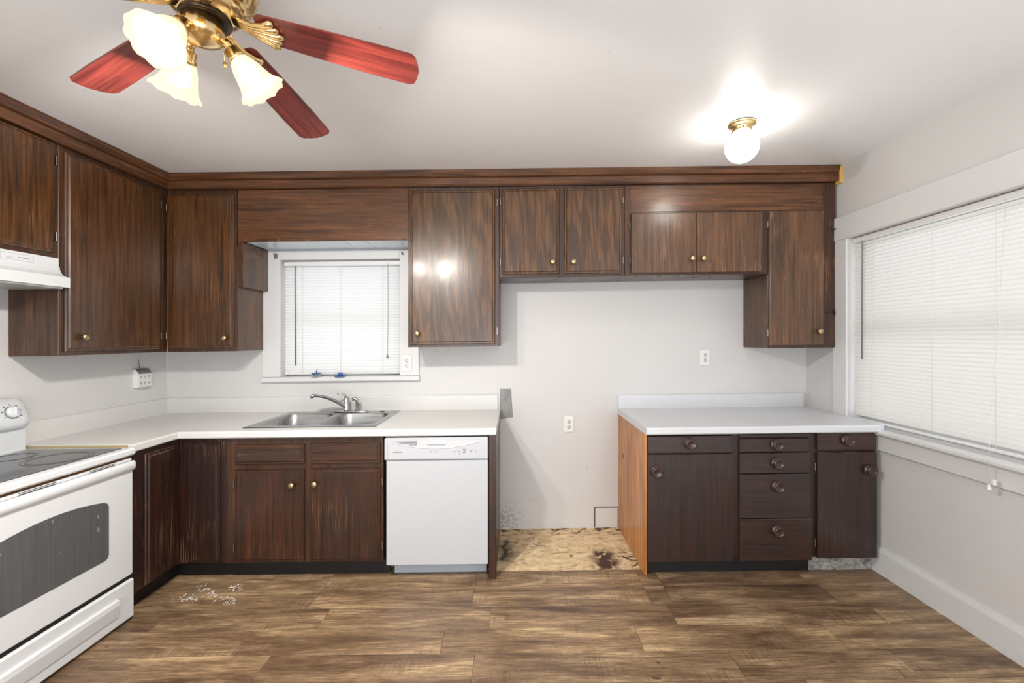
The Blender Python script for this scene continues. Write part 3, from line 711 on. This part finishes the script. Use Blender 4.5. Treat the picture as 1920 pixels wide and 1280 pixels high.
for a, b, q, r in ((1.95,2.085,1.7555,1.7562),(1.95,2.085,1.7838,1.7845),(2.085,2.0857,1.7562,1.7838),(1.95,1.9507,1.7562,1.7838)): mk.box(a, b, -.001, .0006, q, r)
for yy in (1.90,1.915,1.935): mk.box(yy, yy+.006, -.001, .0008, 1.762, 1.782)
part(mk, 'print_marks', M['greyplastic'], hdn)

# ------------------------------------------------------------------ blinds
def blind(name, label, T, u0, u1, top, bot, mat, pitch, wand_u, cords, cord_u, cord_bot, tilt=60):
    b = thing(name, label, 'blind', (T((u0+u1)/2, 0, 0)[0], T((u0+u1)/2, 0, 0)[1], bot))
    part(MB(T).box(u0-.004, u1+.004, -.014, .016, top-.028, top, .002), 'headrail', M['whiteplastic'], b)
    part(MB(T).box(u0, u1, -.010, .010, bot, bot+.012, .003), 'bottom_rail', M['whiteplastic'], b)
    n = int((top-.036-bot-.014)/pitch); sl = MB(T); tl = math.radians(tilt); rg = []
    zc = top-.036-.5*pitch
    for k in range(5):
        t = (k/4-.5)*.0255; bow = .0036*(1-(2*k/4-1)**2)
        o = -t*math.cos(tl)+bow*math.sin(tl); w_ = t*math.sin(tl)+bow*math.cos(tl)
        rg.append([(u0, o, zc+w_), (u1, o, zc+w_)])
    sl.rings(rg, False, (False, False), True)
    s0 = part(sl, 'slat', mat, b)
    copies(s0, [(0, 0, -pitch*i) for i in range(1, n)])
    for u in cords:
        part(MB(T).tube([(u, .013, top-.02), (u, .013, bot+.01)], .0009, 5), 'ladder_cord', M['whiteplastic'], b)
    m = MB(T); m.tube([(wand_u, .018, top-.03), (wand_u, .022, top-.045), (wand_u+.003, .022, top-.75)], .0042, 6)
    part(m, 'tilt_wand', M['greyplastic'] , b)
    m = MB(T); lo = cord_bot < .75; ob = .093 if lo else .02
    m.tube([(cord_u, .018, top-.02), (cord_u+.002, .05 if lo else .018, (top+cord_bot)/2), (cord_u-.002, ob, cord_bot+(.16 if lo else .01)), (cord_u-.002, ob, cord_bot)], .0014, 5)
    m.lathe([(.003,.02),(.009,0),(.008,-.004)], (cord_u-.002, ob, cord_bot-.014), (0,0,1), 8)
    if lo: m.box(cord_u-.022, cord_u-.008, ob-.012, ob-.002, cord_bot+.005, cord_bot+.03, .002)
    part(m, 'pull_cord', M['whiteplastic'] if lo else M['greyplastic'], b)
    return b
blind('blind', 'white mini blind in the small window above the sink', TB(3.232), -1.683, -.85, 1.945, 1.128, M['slat'], .0207, X(552,3.2), (X(565,3.2), X(637,3.2), X(716,3.2)), X(726,3.2), Z(666,3.2,726))
blind('blind', 'wide ivory mini blind covering the side window beside the speckled counter', TR(XR+.03), SO[0]+.01, SO[1]-.012, 1.970, .842, M['slat2'], .0212, 2.69, (2.63, 2.25, 1.95), 1.905, .715)

# ------------------------------------------------------------------ outlets and small things
def outlet(name, label, T, u, w_, wd=.073, ht=.118):
    o = thing(name, label, 'outlet', T(u, 0, w_-ht/2))
    part(MB(T).box(u-wd/2, u+wd/2, .0005, .007, w_-ht/2, w_+ht/2, .003), 'cover_plate', M['whiteplastic'], o)
    for dz in (-.0195, .0195):
        m = MB(T); m.lathe([(.0165,.006),(.016,.009),(.001,.0092)], (u, 0, w_+dz), (0,1,0), 16); r = part(m, 'receptacle', M['whiteplastic'], o)
        m = MB(T); m.box(u-.0075, u-.0045, .0085, .0097, w_+dz-.002, w_+dz+.008); m.box(u+.0045, u+.0075, .0085, .0097, w_+dz-.002, w_+dz+.008); m.lathe([(.0028,.0085),(.0028,.0097)], (u, 0, w_+dz-.009), (0,1,0), 8)
        part(m, 'slots', M['slot'], r)
    m = MB(T); m.lathe([(.003,.007),(.0025,.0082)], (u, 0, w_), (0,1,0), 8); part(m, 'screw', M['hinge'], o)
outlet('wall_outlet', 'white duplex outlet low on the bare wall of the empty alcove', TB(D), X(1066.5,D), Z(794.5,D,1066))
outlet('wall_outlet', 'white duplex outlet above the speckled counter, below the long cabinet door', TB(D), X(1321,D), Z(670,D,1321))
outlet('wall_outlet', 'white outlet set in the sink window casing, right of the blind', TB(D-.02), X(763,D-.02), Z(680,D-.02,763))
# six-way tap on the left wall
yt, zt_ = 2.965, 1.135
tp = thing('outlet_adapter', 'six-way plug adapter with grey top on the wall near the inside corner', 'adapter', (XL, yt, zt_-.06))
m = MB(TL(XL)); m.prism([(.0005,zt_-.058),(.036,zt_-.058),(.040,zt_-.05),(.040,zt_+.03),(.018,zt_+.06),(.0005,zt_+.06)], 0, yt-.05, yt+.05); part(m, 'body', M['whiteplastic'], tp)
m = MB(TL(XL)); m.prism([(.041,zt_+.031),(.041,zt_+.034),(.0185,zt_+.064),(.0005,zt_+.064),(.0005,zt_+.0605),(.018,zt_+.0605)], 0, yt-.05, yt+.05); part(m, 'top_cap', M['greyplastic'], tp)
for i in range(3):
    for j in range(2):
        u, w_ = yt-.032+.032*i, zt_-.03+.042*j; m = MB(TL(XL)); m.box(u-.006, u-.003, .039, .041, w_-.004, w_+.005); m.box(u+.003, u+.006, .039, .041, w_-.004, w_+.005); m.box(u-.002, u+.002, .039, .041, w_-.012, w_-.008)
        part(m, 'slots', M['slot'], tp)
m = MB(TL(XL)); m.tube([(yt+.0,.004,zt_+.062),(yt-.008,.004,zt_+.10),(yt-.012,.003,zt_+.125)], .0015, 5); part(m, 'wire', M['slot'], tp)
# tape
m = MB(TB(D)); q = [(X(938,D),Z(728,D,948)),(X(958,D),Z(729,D,948)),(X(962,D),Z(782,D,948)),(X(936,D),Z(786,D,948))]
m.prism(q, 1, .0003, .0016); m.box(q[0][0]+.001, q[1][0]-.001, .0016, .0022, q[0][1]-.022, q[0][1]-.002)
solo(m, 'tape_patch', M['tape'], 'grey tape patch stuck on the wall at the end of the cream backsplash', 'tape')
# strainers on the sill
s1 = thing('sink_strainer', 'blue and white sink strainer basket with an upright stem on the window sill', 'strainer', (X(593,3.18), 3.178, WO[2]), 'sink strainers on the window sill')
c = (X(593,3.178), 3.178, WO[2])
part(MB().lathe([(.026,.0005),(.03,.008),(.038,.014),(.038,.018),(.03,.02)], c, (0,0,1), 18), 'basket', M['chrome'], s1)
part(MB().lathe([(.034,.0202),(.032,.026),(.012,.028)], c, (0,0,1), 18), 'gasket', M['blue'], s1)
part(MB().tube([(c[0],c[1],c[2]+.026),(c[0]+.006,c[1],c[2]+.052)], [.005,.0035], 8), 'stem', M['blue'], s1)
s2 = thing('sink_strainer', 'flat blue rubber sink stopper on the window sill', 'stopper', (X(638,3.178), 3.178, WO[2]), 'sink strainers on the window sill')
c = (X(638,3.178), 3.178, WO[2])
part(MB().lathe([(.040,.0005),(.041,.004),(.036,.008)], c, (0,0,1), 18), 'disc', M['blue'], s2)
part(MB().lathe([(.020,.0082),(.017,.02),(.018,.028),(.001,.029)], c, (0,0,1), 14), 'grip', M['blue'], s2)
# flakes on the floor
m = MB()
rnd = random.Random(3)
for k in range(150):
    px, py = rnd.choice(((386,1098),(438,1096),(356,1114),(432,1119),(400,1106)));
    px += rnd.gauss(0, 9); py += rnd.gauss(0, 4); d = H*FPX/(py-CY)+.0; a = rnd.random()*3; s_ = rnd.choice((.0015,.002,.003,.004,.007))
    xx, yy = X(px, d), d
    if yy > 2.58 or xx < -1.86: continue
    dx, dy = math.cos(a)*s_*1.6, math.sin(a)*s_*1.6; ex, ey = -math.sin(a)*s_*.5, math.cos(a)*s_*.5
    m.prism([(xx-dx,yy-dy),(xx+ex,yy+ey),(xx+dx,yy+dy),(xx-ex,yy-ey)], 2, .0002, .0012)
solo(m, 'plaster_flakes', M['flake'], 'scattered white plaster flakes on the floor before the corner cabinet', 'flakes', kind='stuff')

# ------------------------------------------------------------------ ceiling light
gx, gy = 1.157, 2.27; gc = CEIL+K*gx
gt = thing('ceiling_light', 'small lit globe ceiling light on a brass plate', 'ceiling light', (gx, gy, CEIL))
part(MB(shear=False).lathe([(.050,-.0005),(.068,-.004),(.068,-.010),(.060,-.016),(.052,-.022),(.047,-.030),(.046,-.046),(.040,-.047)], (gx,gy,gc), (0,0,1), 28), 'base_plate', M['brass'], gt)
pr = [(.041,-.046)]+[(.081*math.sin(math.radians(a)), -.120+.081*math.cos(math.radians(a))*1.0) for a in range(32, 181, 12)]+[(.001,-.2012)]
part(MB(shear=False).lathe(pr, (gx,gy,gc), (0,0,1), 28), 'globe', M['globe'], gt)
m = MB(shear=False)
for a in (250, 10, 130): v = (math.cos(math.radians(a))*.046, math.sin(math.radians(a))*.046); m.lathe([(.004,0),(.004,.008),(.001,.009)], (gx+v[0], gy+v[1], gc-.038), (v[0],v[1],0), 8)
part(m, 'set_screws', M['darkmetal'], gt)

# ------------------------------------------------------------------ ceiling fan
FX, FY, FZ = -.842, 1.20, H+.85
fan = thing('ceiling_fan', 'brass ceiling fan with red wood blades and lit glass shades', 'ceiling fan', (FX, FY, FZ-K*FX))
def rib(n_, amp): return lambda i, th, r, h: (r*(1+amp*max(0, math.cos(n_*th))), h)
ctop = CEIL+K*FX-.001-FZ
part(MB(shear=False).lathe([(.001,ctop),(.075,ctop),(.078,ctop-.02),(.070,ctop-.045),(.05,ctop-.055)], (FX,FY,FZ), (0,0,1), 36), 'canopy', M['brass'], fan)
part(MB(shear=False).lathe([(.055,ctop-.05),(.09,ctop-.065),(.112,ctop-.085),(.121,ctop-.11),(.121,ctop-.125),(.116,ctop-.14),(.114,.085),(.106,.066),(.088,.056)], (FX,FY,FZ), (0,0,1), 96,
    lambda i, th, r, h: (r*(1+(.03*math.cos(24*th) if 2 <= i <= 6 else 0)), h+(.003*math.cos(24*th) if i in (4, 5) else 0))), 'motor_housing', M['brass'], fan)
part(MB(shear=False).lathe([(.088,.058),(.086,.040),(.074,.028),(.056,.016)], (FX,FY,FZ), (0,0,1), 40, rib(20,.05)), 'flywheel', M['brass'], fan)
part(MB(shear=False).lathe([(.050,.018),(.061,.017),(.063,.013),(.061,.009),(.050,.008)], (FX,FY,FZ), (0,0,1), 40), 'switch_ring', M['darkmetal'], fan, 'dark metal ring')
LX = FX-.012
part(MB(shear=False).lathe([(.050,.012),(.052,-.012),(.056,-.024),(.050,-.038),(.034,-.048),(.014,-.056),(.001,-.060)], (LX,FY,FZ), (0,0,1), 48, rib(16,.04)), 'light_fitter', M['brass'], fan)
# blades
def bl_pt(a, r, t, up=0):        # r along the blade, t across, droop and pitch
    ca, sa = math.cos(a), math.sin(a); pit = math.radians(-8)
    zz = .030-.141*r+t*math.sin(pit)+up; tt = t*math.cos(pit)
    return (FX+ca*r-sa*tt, FY+sa*r+ca*tt, FZ+zz)
RT = .566
outline = [(.128,-.036),(.140,-.047),(.30,-.056),(.45,-.061),(RT-.02,-.061),(RT-.008,-.052),(RT,-.028),(RT+.004,0),(RT,.028),(RT-.008,.052),(RT-.02,.061),(.45,.061),(.30,.056),(.140,.047),(.128,.036)]
for bi in range(5):
    a = math.radians(13.4+72*bi-(.64 if bi == 1 else 0))
    # the blade mesh has its own axes so that the grain runs along it
    e1 = Vector((math.cos(a), math.sin(a), -.141)).normalized(); e2 = Vector((-math.sin(a), math.cos(a), math.tan(math.radians(-8))))
    e2 = (e2-e1*e2.dot(e1)).normalized(); e3 = e1.cross(e2)
    m = MB(shear=False); m.prism([(r, t) for r, t in outline], 2, -.003, .003)
    ob = bpy.data.objects.new('blade', m.mesh('blade')); COL.objects.link(ob); ob.data.materials.append(M['blade']); ob.parent = fan
    ob.matrix_local = Matrix(((e1.x,e2.x,e3.x,0),(e1.y,e2.y,e3.y,0),(e1.z,e2.z,e3.z,.030),(0,0,0,1)))
    m = MB(shear=False)
    for k in range(5):
        s_ = (k-2)/2.0
        m.tube([bl_pt(a,.066,s_*.012,.004), bl_pt(a,.090,s_*.012,-.004), bl_pt(a,.120,s_*.018,-.011), bl_pt(a,.150,s_*.030,-.012), bl_pt(a,.178-.010*abs(s_),s_*.040,-.011), bl_pt(a,.194-.018*abs(s_),s_*.041,-.008)], [.006,.006,.0065,.0085,.0105,.0065], 8)
    part(m, 'blade_iron', M['brass'], fan)
# lamps
for deg in (268, 28, 150):
    a = math.radians(deg); ca, sa = math.cos(a), math.sin(a)
    P = lambda r, zz: (LX+ca*r, FY+sa*r, FZ+zz)
    m = MB(shear=False); m.tube([P(.045,-.03), P(.062,-.036), P(.074,-.050), P(.078,-.062)], [.013,.012,.013,.016], 10)
    arm = part(m, 'lamp_arm', M['brass'], fan)
    ax = Vector((ca*.62, sa*.62, -.78)).normalized(); b0 = Vector(P(.066,-.045))
    m = MB(shear=False); m.lathe([(.012,0),(.021,.004),(.022,.022),(.026,.026),(.026,.034),(.02,.036)], b0, ax, 18); part(m, 'lamp_socket', M['brass'], arm)
    def ruff(i, th, r, h): k = max(0, (i-4))/3.0; return (r*(1+.03*k*math.cos(10*th)), h+.0025*k*math.cos(10*th))
    m = MB(shear=False); m.lathe([(.023,.030),(.030,.042),(.037,.060),(.042,.080),(.047,.098),(.054,.112),(.062,.122),(.066,.126),(.061,.1235),(.052,.111),(.045,.098),(.040,.080),(.035,.060),(.028,.043),(.021,.033)], b0, ax, 32, lambda i, th, r, h: ruff(min(i, 14-i), th, r, h), (False, False))
    part(m, 'lamp_shade', M['shade'], fan, 'frosted bell glass shade, lit')
    m = MB(shear=False); m.lathe([(.012,.034),(.014,.045),(.024,.068),(.027,.082),(.024,.097),(.014,.107),(.001,.110)], b0, ax, 16); part(m, 'bulb', M['bulb'], arm)
    q = b0+ax*.128; l = bpy.data.lights.new('fan_lamp', 'AREA'); l.shape = 'DISK'; l.size = .095; l.energy = FAN_W; l.color = WARM
    lo = bpy.data.objects.new('fan_lamp', l); COL.objects.link(lo); lo.location = q; lo.rotation_euler = ax.to_track_quat('-Z', 'Y').to_euler()
m = MB(shear=False); m.tube([(LX+.045,FY+.02,FZ-.04),(LX+.05,FY+.022,FZ-.09)], .0015, 5); m.lathe([(.004,0),(.005,-.012),(.001,-.016)], (LX+.05,FY+.022,FZ-.09), (0,0,1), 8); part(m, 'pull_chain', M['brass'], fan)
